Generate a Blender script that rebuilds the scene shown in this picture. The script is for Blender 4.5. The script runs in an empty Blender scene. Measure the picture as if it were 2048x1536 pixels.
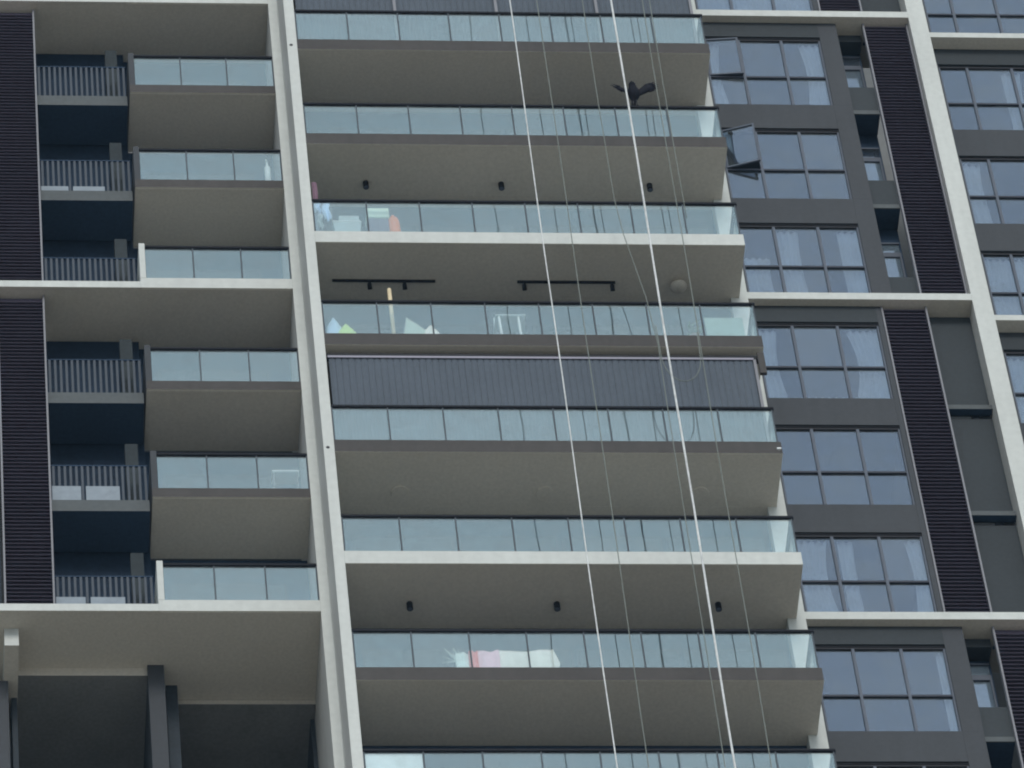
import bpy, bmesh, math, random
from mathutils import Vector, Matrix
random.seed(7)
S = bpy.context.scene
C = S.collection
H = 111.5            # height above ground of the top full handrail; storeys repeat every 3.3 m below it
P = 3.3

# ------------------------------------------------------------------ camera
cam_d = bpy.data.cameras.new('camera')
cam = bpy.data.objects.new('camera', cam_d); C.objects.link(cam)
cam.location = (-9.07706826, -73.56547037, -109.87817167 + H)
cam.rotation_euler = (math.radians(142.75453333), math.radians(4.48276496), math.radians(-3.79677545))
cam_d.sensor_width = 36.0
cam_d.lens = 13072.16763 * 36.0 / 2048.0
cam_d.clip_start = 0.5; cam_d.clip_end = 4000
S.camera = cam

# ------------------------------------------------------------------ world: overcast daylight
w = bpy.data.worlds.new('World'); S.world = w; w.use_nodes = True
nt = w.node_tree; nt.nodes.clear()
sky = nt.nodes.new('ShaderNodeTexSky'); sky.sky_type = 'NISHITA'; sky.sun_disc = False
SUN_EL, SUN_AZ = math.radians(30), math.radians(181)
sky.sun_elevation = SUN_EL; sky.sun_rotation = SUN_AZ
sky.air_density = 1.0; sky.dust_density = 4.0; sky.ozone_density = 1.0
hsv = nt.nodes.new('ShaderNodeHueSaturation'); hsv.inputs['Saturation'].default_value = 0.30
mixc = nt.nodes.new('ShaderNodeMixRGB'); mixc.inputs['Fac'].default_value = 0.85
mixc.inputs['Color2'].default_value = (8.2, 9.4, 10.4, 1)      # even cloud layer
bg = nt.nodes.new('ShaderNodeBackground'); bg.inputs['Strength'].default_value = 0.085
wo = nt.nodes.new('ShaderNodeOutputWorld')
nt.links.new(sky.outputs[0], hsv.inputs['Color']); nt.links.new(hsv.outputs[0], mixc.inputs['Color1'])
nt.links.new(mixc.outputs[0], bg.inputs[0]); nt.links.new(bg.outputs[0], wo.inputs[0])

sd = bpy.data.lights.new('sun', 'SUN'); sd.energy = 1.1; sd.angle = math.radians(18); sd.color = (1, 0.97, 0.92)
so = bpy.data.objects.new('sun', sd); C.objects.link(so)
so.rotation_euler = (math.radians(90) - SUN_EL, 0, math.radians(-1))
so.location = (0, -60, 160)

S.view_settings.view_transform = 'Standard'; S.view_settings.look = 'None'
S.view_settings.exposure = 0.22; S.view_settings.gamma = 1.0
S.view_settings.use_curve_mapping = False
S.render.engine = 'CYCLES'
S.cycles.max_bounces = 10; S.cycles.transparent_max_bounces = 16
S.cycles.diffuse_bounces = 5; S.cycles.glossy_bounces = 4
S.cycles.pixel_filter_type = 'BLACKMAN_HARRIS'; S.cycles.filter_width = 2.0

# ------------------------------------------------------------------ materials
def mat(name, col, rough=0.7, var=0.12, scale=3.0, fine=40.0, spec=0.3, metal=0.0, bump=0.0, streak=0.0, col2=None):
    m = bpy.data.materials.new(name); m.use_nodes = True
    n = m.node_tree.nodes; l = m.node_tree.links
    b = n['Principled BSDF']
    b.inputs['Roughness'].default_value = rough; b.inputs['Metallic'].default_value = metal
    b.inputs['Specular IOR Level'].default_value = spec
    geo = n.new('ShaderNodeNewGeometry')
    t1 = n.new('ShaderNodeTexNoise'); t1.inputs['Scale'].default_value = scale / 3; t1.inputs['Detail'].default_value = 5
    t2 = n.new('ShaderNodeTexNoise'); t2.inputs['Scale'].default_value = fine / 4; t2.inputs['Detail'].default_value = 3
    l.new(geo.outputs['Position'], t1.inputs['Vector']); l.new(geo.outputs['Position'], t2.inputs['Vector'])
    add = n.new('ShaderNodeMath'); add.operation = 'ADD'
    l.new(t1.outputs['Fac'], add.inputs[0]); l.new(t2.outputs['Fac'], add.inputs[1])
    last = add
    k = 2.0
    if streak > 0:            # rain streaks running down
        mp = n.new('ShaderNodeMapping'); mp.inputs['Scale'].default_value = (5.0, 5.0, 0.25)
        t3 = n.new('ShaderNodeTexNoise'); t3.inputs['Scale'].default_value = 1.0; t3.inputs['Detail'].default_value = 6
        l.new(geo.outputs['Position'], mp.inputs['Vector']); l.new(mp.outputs[0], t3.inputs['Vector'])
        ml = n.new('ShaderNodeMath'); ml.operation = 'MULTIPLY'; ml.inputs[1].default_value = streak
        l.new(t3.outputs['Fac'], ml.inputs[0])
        a2 = n.new('ShaderNodeMath'); a2.operation = 'ADD'
        l.new(add.outputs[0], a2.inputs[0]); l.new(ml.outputs[0], a2.inputs[1]); last = a2; k = 2.0 + streak
    mr = n.new('ShaderNodeMapRange')
    mr.inputs['From Min'].default_value = 0.36 * k; mr.inputs['From Max'].default_value = 0.64 * k
    l.new(last.outputs[0], mr.inputs['Value'])
    mx = n.new('ShaderNodeMixRGB')
    c2 = col2 if col2 else tuple(c * (1 + var) for c in col)
    mx.inputs['Color1'].default_value = (*[c * (1 - var) for c in col], 1)
    mx.inputs['Color2'].default_value = (*c2, 1)
    l.new(mr.outputs[0], mx.inputs['Fac']); l.new(mx.outputs[0], b.inputs['Base Color'])
    if bump > 0:
        bp = n.new('ShaderNodeBump'); bp.inputs['Strength'].default_value = bump; bp.inputs['Distance'].default_value = 0.01
        l.new(t2.outputs['Fac'], bp.inputs['Height']); l.new(bp.outputs[0], b.inputs['Normal'])
    return m

def glass(name, tint, refl_tint, fac, wave=0.02, wscale=0.8, rough=0.02, dirt=0.06, edge=0.45):
    """thin pane: tinted see-through plus a mirror coat that strengthens at grazing angles, a little dust"""
    m = bpy.data.materials.new(name); m.use_nodes = True
    n = m.node_tree.nodes; l = m.node_tree.links; n.clear()
    out = n.new('ShaderNodeOutputMaterial')
    tr = n.new('ShaderNodeBsdfTransparent'); tr.inputs[0].default_value = (*tint, 1)
    gl = n.new('ShaderNodeBsdfGlossy'); gl.inputs['Color'].default_value = (*refl_tint, 1); gl.inputs['Roughness'].default_value = rough
    geo = n.new('ShaderNodeNewGeometry')
    no = n.new('ShaderNodeTexNoise'); no.inputs['Scale'].default_value = wscale; no.inputs['Detail'].default_value = 1
    l.new(geo.outputs['Position'], no.inputs['Vector'])
    bp = n.new('ShaderNodeBump'); bp.inputs['Strength'].default_value = 1.0; bp.inputs['Distance'].default_value = wave
    l.new(no.outputs['Fac'], bp.inputs['Height']); l.new(bp.outputs[0], gl.inputs['Normal'])
    lw = n.new('ShaderNodeFresnel'); lw.inputs['IOR'].default_value = 1.5
    mr = n.new('ShaderNodeMapRange'); mr.inputs['From Min'].default_value = 0.04; mr.inputs['From Max'].default_value = 1.0
    mr.inputs['To Min'].default_value = fac; mr.inputs['To Max'].default_value = min(1, fac + edge)
    l.new(lw.outputs[0], mr.inputs['Value'])
    mx = n.new('ShaderNodeMixShader'); l.new(mr.outputs[0], mx.inputs[0]); l.new(tr.outputs[0], mx.inputs[1]); l.new(gl.outputs[0], mx.inputs[2])
    df = n.new('ShaderNodeBsdfDiffuse'); df.inputs[0].default_value = (0.5, 0.55, 0.55, 1)
    n2 = n.new('ShaderNodeTexNoise'); n2.inputs['Scale'].default_value = 2.2; n2.inputs['Detail'].default_value = 6
    l.new(geo.outputs['Position'], n2.inputs['Vector'])
    m2 = n.new('ShaderNodeMapRange'); m2.inputs['From Min'].default_value = 0.35; m2.inputs['From Max'].default_value = 0.7
    m2.inputs['To Min'].default_value = dirt * 0.3; m2.inputs['To Max'].default_value = dirt * 1.6
    oi = n.new('ShaderNodeObjectInfo'); sc = n.new('ShaderNodeMapRange')
    sc.inputs['To Min'].default_value = -0.12; sc.inputs['To Max'].default_value = 0.12
    l.new(oi.outputs['Random'], sc.inputs['Value'])
    a_ = n.new('ShaderNodeMath'); a_.operation = 'ADD'
    l.new(n2.outputs['Fac'], a_.inputs[0]); l.new(sc.outputs[0], a_.inputs[1]); l.new(a_.outputs[0], m2.inputs['Value'])
    sf = n.new('ShaderNodeMath'); sf.operation = 'MULTIPLY_ADD'; sf.inputs[1].default_value = 0.10
    l.new(sc.outputs[0], sf.inputs[0]); l.new(mr.outputs[0], sf.inputs[2]); l.new(sf.outputs[0], mx.inputs[0])
    mx2 = n.new('ShaderNodeMixShader'); l.new(m2.outputs[0], mx2.inputs[0]); l.new(mx.outputs[0], mx2.inputs[1]); l.new(df.outputs[0], mx2.inputs[2])
    l.new(mx2.outputs[0], out.inputs['Surface'])
    return m

M = {}
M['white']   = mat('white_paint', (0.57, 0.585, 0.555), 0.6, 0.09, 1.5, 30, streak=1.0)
M['white_shade'] = mat('white_paint_shaded', (0.52, 0.505, 0.47), 0.65, 0.09, 1.5, 30, streak=1.0)  # darker copy of the white for left faces turned from the light
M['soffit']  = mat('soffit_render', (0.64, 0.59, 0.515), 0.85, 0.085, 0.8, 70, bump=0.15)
M['fascia']  = mat('dark_fascia_paint', (0.062, 0.056, 0.053), 0.7, 0.16, 2, 30, streak=1.0)
M['wall']    = mat('grey_wall_paint', (0.055, 0.059, 0.066), 0.75, 0.10, 2, 50, streak=1.0)
M['wall_g']  = mat('green_grey_shaded_wall', (0.038, 0.045, 0.050), 0.75, 0.10, 2, 50)  # green-grey panels; also carries painted shade on the top spandrels
M['wall_d']  = mat('recess_shade_wall', (0.026, 0.05, 0.09), 0.85, 0.18, 2, 50)  # navy of the shaded recesses put into the colour
M['void']    = mat('shadow_wall', (0.042, 0.052, 0.062), 0.85, 0.18, 2, 50)  # dimness of the deep void put into the wall colour
M['ledge']   = mat('ledge_paint', (0.095, 0.105, 0.108), 0.75, 0.10, 2, 40)
M['louvre']  = mat('dark_louvre', (0.092, 0.077, 0.110), 0.5, 0.12, 2, 30)
M['louvre_b']= mat('louvre_backing', (0.11, 0.094, 0.135), 0.8, 0.1, 2, 30)
M['trim']    = mat('grey_metal_trim', (0.21, 0.21, 0.23), 0.45, 0.08, 2, 20)
M['rail']    = mat('black_handrail', (0.006, 0.007, 0.012), 0.6, 0.1, 2, 20, spec=0.15)
M['joint']   = mat('glass_joint', (0.045, 0.06, 0.075), 0.5, 0.1, 2, 20)
M['frame']   = mat('window_frame', (0.085, 0.102, 0.135), 0.5, 0.1, 2, 20)
M['transom'] = mat('window_transom', (0.022, 0.028, 0.045), 0.5, 0.1, 2, 20)
M['bar']     = mat('railing_bar', (0.038, 0.052, 0.072), 0.5, 0.1, 2, 20)
M['board']   = mat('pale_board', (0.26, 0.30, 0.34), 0.7, 0.10, 4, 30)
M['blind']   = mat('blind_slat', (0.082, 0.100, 0.125), 0.7, 0.10, 3, 40)
M['blind_w'] = mat('blind_rail', (0.30, 0.29, 0.35), 0.5, 0.05, 3, 40)
M['black']   = mat('black_metal', (0.008, 0.009, 0.014), 0.6, 0.1, 3, 40)
M['curtain'] = mat('pale_curtain', (0.42, 0.45, 0.44), 0.9, 0.12, 3, 8)
M['interior']= mat('room_paint', (0.10, 0.105, 0.12), 0.9, 0.1, 1, 10)
M['lower']   = mat('lower_ceiling_shade', (0.24, 0.24, 0.235), 0.85, 0.14, 2.5, 60)  # ceiling darkened for its depth, shade set in the base colour
M['recess_back'] = mat('deep_recess_shade', (0.011, 0.024, 0.046), 0.85, 0.25, 2, 50)  # near-black navy: deep recess shade put into the colour
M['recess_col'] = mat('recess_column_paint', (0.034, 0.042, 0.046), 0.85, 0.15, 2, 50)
M['concrete']= mat('core_concrete', (0.22, 0.22, 0.215), 0.85, 0.1, 1, 10)
M['ground']  = mat('asphalt_and_grass', (0.26, 0.245, 0.215), 0.95, 0.2, 0.05, 0.5)
M['rope']    = mat('white_rope', (0.66, 0.67, 0.66), 0.8, 0.22, 4, 30)
M['rope_g']  = mat('grey_rope', (0.20, 0.22, 0.20), 0.85, 0.1, 6, 60)
M['feather'] = mat('black_feathers', (0.006, 0.006, 0.012), 0.85, 0.5, 25, 120, spec=0.2)
M['beak']    = mat('beak_horn', (0.03, 0.03, 0.03), 0.4, 0.1, 20, 80)
M['glass']   = glass('balustrade_glass', (0.948, 0.965, 0.960), (0.86, 0.99, 1.03), 0.027, wave=0.006, dirt=0.04)
M['glass_w'] = glass('window_glass', (0.76, 0.80, 0.84), (0.86, 0.93, 1.04), 0.015, wave=0.012, dirt=0.04)
def plain(name, col, var=0.08, **k): M[name] = mat(name, col, 0.8, var, 6, 25, **k)
plain('cloth_blue', (0.52, 0.68, 0.88)); plain('cloth_grey', (0.22, 0.25, 0.33)); plain('cloth_pink', (0.24, 0.15, 0.20))
plain('pale_green', (0.72, 0.88, 0.72)); plain('pale_grey', (0.50, 0.58, 0.60)); plain('white_item', (0.88, 0.90, 0.90))
plain('orange', (0.95, 0.24, 0.06)); plain('mauve', (0.16, 0.13, 0.19)); plain('cream', (0.70, 0.58, 0.38))
plain('lime', (0.62, 0.82, 0.25)); plain('pink', (0.97, 0.60, 0.70)); plain('red_pink', (0.90, 0.22, 0.20)); plain('leaf', (0.22, 0.34, 0.14))
plain('sheet', (0.50, 0.58, 0.50)); plain('mint', (0.80, 0.90, 0.86)); plain('off_white', (0.95, 0.88, 0.80))
plain('board_green', (0.36, 0.47, 0.43)); plain('pot', (0.18, 0.10, 0.07)); plain('dot', (0.05, 0.05, 0.055))

# ------------------------------------------------------------------ helpers
def reg(o, loc, parent):
    C.objects.link(o)
    if parent is not None:
        o.parent = parent
        o.location = Vector(loc) - WL[parent.name]
    else:
        o.location = loc
    WL[o.name] = Vector(loc)
    return o
WL = {}
_cache = {}
def mesh_from(name, vs, fs, mats, fm=None):
    me = bpy.data.meshes.new(name); me.from_pydata(vs, [], fs)
    for m_ in mats: me.materials.append(M[m_])
    if fm: me.polygons.foreach_set('material_index', fm)
    me.update()
    return me
BF = [(0,3,2,1),(4,5,6,7),(0,1,5,4),(2,3,7,6),(1,2,6,5),(3,0,4,7)]   # bottom top front back right left
def box(name, x0, x1, y0, y1, z0, z1, m, parent=None, fm=None, bev=0.0):
    """box given by its extents; z is measured from the top handrail level H"""
    sx, sy, sz = round(x1-x0, 4), round(y1-y0, 4), round(z1-z0, 4)
    mats = (m,) if isinstance(m, str) else tuple(m)
    key = (sx, sy, sz, mats, tuple(fm) if fm else None, bev)
    if key not in _cache:
        vs = [(-sx/2,-sy/2,-sz/2),(sx/2,-sy/2,-sz/2),(sx/2,sy/2,-sz/2),(-sx/2,sy/2,-sz/2),
              (-sx/2,-sy/2,sz/2),(sx/2,-sy/2,sz/2),(sx/2,sy/2,sz/2),(-sx/2,sy/2,sz/2)]
        me = mesh_from(name, vs, BF, mats, fm)
        if bev > 0:
            bm = bmesh.new(); bm.from_mesh(me)
            bmesh.ops.bevel(bm, geom=bm.edges[:], offset=bev, segments=1, affect='EDGES', clamp_overlap=True)
            bm.to_mesh(me); bm.free()
        _cache[key] = me
    o = bpy.data.objects.new(name, _cache[key])
    return reg(o, ((x0+x1)/2, (y0+y1)/2, (z0+z1)/2 + H), parent)
def empty(name, loc, parent=None):
    o = bpy.data.objects.new(name, None); o.empty_display_size = 0.2
    return reg(o, loc, parent)
def tag(o, label=None, cat=None, group=None, kind=None):
    if label: o['label'] = label
    if cat: o['category'] = cat
    if group: o['group'] = group
    if kind: o['kind'] = kind
    return o
def geo(name, vs, fs, m, parent=None, smooth=True, fm=None):
    """mesh from vertices in world metres (z from H); origin at the base centre"""
    xs = [v[0] for v in vs]; ys = [v[1] for v in vs]; zs = [v[2] for v in vs]
    o0 = ((min(xs)+max(xs))/2, (min(ys)+max(ys))/2, min(zs))
    me = mesh_from(name, [(v[0]-o0[0], v[1]-o0[1], v[2]-o0[2]) for v in vs], fs, (m,) if isinstance(m, str) else m, fm)
    if smooth: me.polygons.foreach_set('use_smooth', [True]*len(me.polygons))
    o = bpy.data.objects.new(name, me)
    return reg(o, (o0[0], o0[1], o0[2]+H), parent)
def tube(pts, r, seg=8, cap=True):
    vs, fs = [], []
    n = len(pts); pts = [Vector(p) for p in pts]
    rs = r if isinstance(r, (list, tuple)) else [r]*n
    for i, p in enumerate(pts):
        d = (pts[min(i+1, n-1)] - pts[max(i-1, 0)]).normalized()
        a = d.cross(Vector((0, 1, 0)) if abs(d.y) < 0.9 else Vector((1, 0, 0))).normalized(); b = d.cross(a)
        for s in range(seg):
            t = 2*math.pi*s/seg
            vs.append(tuple(p + (a*math.cos(t) + b*math.sin(t))*rs[i]))
    for i in range(n-1):
        for s in range(seg):
            t = (s+1) % seg
            fs.append((i*seg+s, i*seg+t, (i+1)*seg+t, (i+1)*seg+s))
    if cap:
        fs.append(tuple(range(seg))[::-1]); fs.append(tuple((n-1)*seg+s for s in range(seg)))
    return vs, fs
def merge(parts):
    vs, fs = [], []
    for v, f in parts:
        k = len(vs); vs += v; fs += [tuple(i+k for i in q) for q in f]
    return vs, fs
def boxvf(x0, x1, y0, y1, z0, z1):
    return ([(x0,y0,z0),(x1,y0,z0),(x1,y1,z0),(x0,y1,z0),(x0,y0,z1),(x1,y0,z1),(x1,y1,z1),(x0,y1,z1)], BF)

# ------------------------------------------------------------------ ground (one sheet to the horizon)
gm = mesh_from('ground', [(-2500,-2500,0),(2500,-2500,0),(2500,2500,0),(-2500,2500,0)], [(0,1,2,3)], ('ground',))
g = bpy.data.objects.new('ground', gm); C.objects.link(g); g['kind'] = 'structure'

# thin even haze between the street and the tower
hm = bpy.data.materials.new('haze'); hm.use_nodes = True; hn = hm.node_tree; hn.nodes.clear()
ho = hn.nodes.new('ShaderNodeOutputMaterial'); pv = hn.nodes.new('ShaderNodeVolumePrincipled')
pv.inputs['Color'].default_value = (0.45, 0.72, 1.0, 1); pv.inputs['Density'].default_value = 0.00016
pv.inputs['Anisotropy'].default_value = 0.0
hn.links.new(pv.outputs[0], ho.inputs['Volume'])
hb = mesh_from('haze', [(x, y, z) for z in (-1.0, H+30) for x, y in ((-2600, -2600), (2600, -2600), (2600, 2600), (-2600, 2600))], BF, ())
hb.materials.append(hm)
hz = bpy.data.objects.new('haze', hb); C.objects.link(hz); hz['kind'] = 'stuff'

# ------------------------------------------------------------------ the tower
T = empty('apartment_tower', (4, 8, 0))
tag(T, 'tall apartment tower with white bands, glass balconies, dark louvres and grid windows', 'building')
KS = range(-1, 8)                 # storeys k: handrail at -3.3k
ZTOP, ZBOT = 6.0, -30.0

# core behind the facade and plain piers down to the ground
box('core', -13.9, 21, 7.4, 22, -H+0.002, ZTOP+6, 'concrete', T)
box('podium_wall', -13.9, 21, 1.6, 7.4, -H+0.002, ZBOT-4, 'concrete', T)
# white vertical fins
box('fin', -0.20, 0.0, 0.0, 1.6, -H+0.002, ZTOP+6, ('white', 'white_shade'), T, fm=[0,0,0,0,0,1])
box('fin', -0.38, -0.20, 1.15, 3.6, -H+0.002, ZTOP+6, ('white', 'white_shade'), T, fm=[0,0,0,0,0,1])
box('fin', 12.96, 13.33, 1.32, 2.6, -H+0.002, ZTOP+6, ('white', 'white_shade'), T, fm=[0,0,0,0,0,1])
for z in (-1.29, -14.51):
    v, f = tube([(-0.12, -0.006, z), (-0.12, 0.02, z)], 0.035, 12)
    geo('weep_hole', v, f, 'dot', T, smooth=False)
# white pier at the right end of the balconies
box('pier', 8.18, 8.52, 1.27, 1.66, -H+0.002, ZTOP+6, ('white', 'white_shade'), T, fm=[0,0,0,0,0,0])

# ---- middle balconies
XE = 8.30
def balcony_mid(k):
    z = -P*k; white = (k % 3 == 2)
    fm = 'white' if white else 'fascia'
    b = box('balcony', 0.002, 8.35, 0.0, 1.268, z-1.43, z-1.075, ('soffit', fm), T, fm=[0,1,1,1,1,1])
    box('slab', 0.002, 8.178, 1.27, 1.66, z-1.43, z-1.08, 'soffit', b)
    box('drip_edge', 0.02, 8.33, 0.012, 0.05, z-1.436, z-1.4305, 'soffit', b)
    pw = (XE - 0.03) / 8
    for i in range(8):
        a = 0.03 + i*pw
        box('glass_pane', a+0.008, a+pw-0.008, 0.040, 0.052, z-1.08, z-0.045, 'glass', b)
        if i: box('joint', a-0.013, a+0.013, 0.030, 0.062, z-1.075, z-0.045, 'joint', b)
    box('joint', 0.004, 0.036, 0.034, 0.058, z-1.075, z-0.045, 'joint', b)
    box('joint', XE-0.012, XE+0.010, 0.034, 0.058, z-1.075, z-0.045, 'joint', b)
    box('glass_pane', XE-0.012, XE, 0.075, 1.25, z-1.08, z-0.045, 'glass', b)
    box('handrail', 0.004, XE+0.035, 0.015, 0.080, z-0.045, z+0.025, 'rail', b, bev=0.01)
    box('handrail', XE-0.035, XE+0.035, 0.082, 1.265, z-0.045, z+0.022, 'rail', b, bev=0.01)
    # rear wall: dark sliding doors
    r = box('rear_wall', 0.002, 8.178, 1.52, 1.60, z-1.078, z+1.868, 'wall_d', T)
    for i in range(4):
        a = 0.35 + i*1.95
        d = box('sliding_door', a, a+1.9, 1.49, 1.52, z-1.06, z+1.25, 'transom', T)
        box('glass_pane', a+0.06, a+1.84, 1.478, 1.489, z-1.0, z+1.19, 'glass_w', d)
    return b
for k in KS: balcony_mid(k)

# ---- left balconies
def balcony_left(k):
    z = -P*k; white = (k % 3 == 2)
    fm = 'white' if white else 'fascia'
    zb = z-1.34 if not white else z-1.39
    b = box('balcony', -3.32, -0.382, 1.15, 2.62, zb, z-1.075, ('soffit', fm), T, fm=[0,1,1,1,1,1])
    sp = box('side_panel', -3.32, -3.205, 1.146 if white else 1.152, 2.62, z-1.073, z+0.06, fm if white else 'wall', b)
    pw = (3.205-0.40)/3
    for i in range(3):
        a = -3.205 + i*pw
        box('glass_pane', a+0.008, a+pw-0.008, 1.19, 1.202, z-1.08, z-0.045, 'glass', b)
        if i: box('joint', a-0.013, a+0.013, 1.180, 1.212, z-1.073, z-0.045, 'joint', b)
    box('handrail', -3.203, -0.384, 1.165, 1.23, z-0.045, z+0.025, 'rail', b, bev=0.01)
    box('joint', -0.408, -0.385, 1.184, 1.208, z-1.073, z-0.045, 'joint', b)
    box('drip_edge', -3.30, -0.40, 1.18, 1.22, zb-0.012, zb-0.0005, 'soffit', b)
for k in range(-1, 6): balcony_left(k)
for k in range(-1, 6):
    z = -P*k
    r = box('rear_wall', -3.36, -0.382, 2.64, 2.75, z-1.075, z+1.94, 'wall_d', T)
    d = box('sliding_door', -3.0, -0.8, 2.60, 2.64, z-1.06, z+1.2, 'transom', T)
    box('glass_pane', -2.94, -0.86, 2.588, 2.599, z-1.0, z+1.14, 'glass_w', d)

# ---- group slabs: thin white bands every third storey
for j in range(-1, 4):
    zt = 2.13 - 3*P*j
    if j < 3:
        box('slab_band', -13.9, -3.322, 1.15, 3.25, zt-0.22, zt-0.02, ('soffit', 'white'), T, fm=[0,1,1,1,1,1])
        box('slab_soffit', -3.32, -0.382, 2.622, 3.25, zt-0.22, zt-0.03, 'soffit', T)
    box('slab_band', 8.522, 12.958, 1.32, 2.6, zt-0.21, zt, ('soffit', 'white'), T, fm=[0,1,1,1,1,1])
    box('slab_band', 13.332, 21, 1.76, 2.9, zt-0.27, zt-0.10, ('soffit', 'white'), T, fm=[0,1,1,1,1,1])
box('slab_band', -13.9, -0.382, 1.15, 3.25, -27.8, -27.55, ('soffit', 'white'), T, fm=[0,1,1,1,1,1])

# ---- louvre screens
PITCH = 0.110
SLATS = [0]
def louvre(x0, x1, y, z0, z1, left=True, right=True):
    base = box('louvre_screen', x0+0.03, x1-0.03, y+0.085, y+0.12, z0, z1, 'louvre_b', T)
    if left:  box('frame', x0, x0+0.035, y-0.01, y+0.10, z0, z1, 'trim', base)
    if right: box('frame', x1-0.035, x1, y-0.01, y+0.10, z0, z1, 'trim', base)
    n = int((z1-z0)/PITCH); rest = []
    for i in range(n):
        z = z0 + 0.05 + i*PITCH
        prof = [(y+0.0, z-0.040), (y+0.008, z-0.050), (y+0.075, z+0.022), (y+0.067, z+0.032)]
        xa, xb = x0+0.037, x1-0.037
        vs = [(xa, a, b) for a, b in prof] + [(xb, a, b) for a, b in prof]
        fs = [(0,1,2,3), (7,6,5,4), (0,4,5,1), (1,5,6,2), (2,6,7,3), (3,7,4,0)]
        if SLATS[0] < 290:
            SLATS[0] += 1
            key = ('slat', round(xb-xa, 3))
            if key not in _cache:
                cx = (xa+xb)/2
                _cache[key] = mesh_from('louvre_slat', [(p[0]-cx, p[1]-y, p[2]-z) for p in vs], fs, ('louvre',))
            o = bpy.data.objects.new('louvre_slat', _cache[key]); reg(o, ((xa+xb)/2, y, z+H), base)
        else:
            rest.append((vs, fs))
    if rest:
        v, f = merge(rest); o = geo('louvre_slats', v, f, 'louvre', base, smooth=False); o['kind'] = 'stuff'
louvre(11.16, 12.07, 1.49, -17.665, -7.985)
louvre(-6.10, -5.18, 1.35, -17.665, -7.995)
louvre(-6.10, -5.18, 1.35, -7.765, 1.885)
louvre(12.0, 12.95, 1.49, -7.765, 1.915, True, True)
louvre(12.0, 12.95, 1.49, -27.55, -17.885, True, True)
louvre(11.16, 12.07, 1.49, 2.135, 11.8)
louvre(-6.10, -5.18, 1.35, 2.115, 11.7)

# ---- left recess: ledges with bar railings
for k in range(-1, 6):
    z = -P*k
    if k % 3 != 2:
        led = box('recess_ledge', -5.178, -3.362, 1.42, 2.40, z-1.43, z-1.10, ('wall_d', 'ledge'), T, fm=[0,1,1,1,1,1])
        zb = z-1.10
    else:
        zb = z-1.15
    rl = box('railing', -5.176, -3.364, 1.455, 1.485, z-0.03, z+0.0, 'wall_d', T)
    n = 17
    for i in range(n):
        a = -5.12 + i*0.107
        if a > -3.40: break
        box('baluster', a-0.023, a+0.023, 1.458, 1.480, zb, z-0.03, 'bar', rl)
    # pale column behind the right end of the railing
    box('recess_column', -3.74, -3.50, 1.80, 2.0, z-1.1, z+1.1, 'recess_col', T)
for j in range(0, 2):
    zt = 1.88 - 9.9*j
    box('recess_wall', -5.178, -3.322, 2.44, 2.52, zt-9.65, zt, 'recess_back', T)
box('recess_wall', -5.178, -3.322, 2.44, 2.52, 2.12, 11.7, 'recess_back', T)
for j in range(-1, 2):
    zt = 1.88 - 9.9*j
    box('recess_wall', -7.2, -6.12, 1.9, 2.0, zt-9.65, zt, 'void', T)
    box('wall', -13.9, -7.2, 1.35, 2.0, zt-9.65, zt, 'wall', T)

# ---- double-height void at bottom left
box('lower_ceiling', -5.87, -3.48, 2.50, 7.39, -18.10, -17.885, ('lower', 'soffit'), T, fm=[0,0,1,0,0,0])  # lighter riser, darker underside: light falloff put into the colours
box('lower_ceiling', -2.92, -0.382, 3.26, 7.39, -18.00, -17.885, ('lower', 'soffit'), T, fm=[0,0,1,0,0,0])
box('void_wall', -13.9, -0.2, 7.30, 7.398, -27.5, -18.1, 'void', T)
box('column', -3.49, -3.19, 2.42, 4.9, -27.5, -17.892, ('void', 'wall', 'lower'), T, fm=[0,0,1,0,0,0])  # sides coloured darker than the lit front face
box('column', -3.14, -2.93, 2.90, 6.2, -27.5, -17.893, ('void', 'void'), T, fm=[0,0,1,0,0,0])
box('beam', -6.11, -5.85, 1.57, 7.39, -18.37, -17.892, ('soffit', 'white'), T, fm=[0,0,1,0,0,1])
box('column', -6.7, -6.03, 2.40, 3.6, -27.5, -18.372, 'wall', T)
box('column', -5.96, -5.86, 2.80, 5.0, -27.5, -18.373, 'void', T)
box('void_partition', -0.46, -0.384, 3.62, 7.3, -27.5, -18.0, 'void', T)

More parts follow.
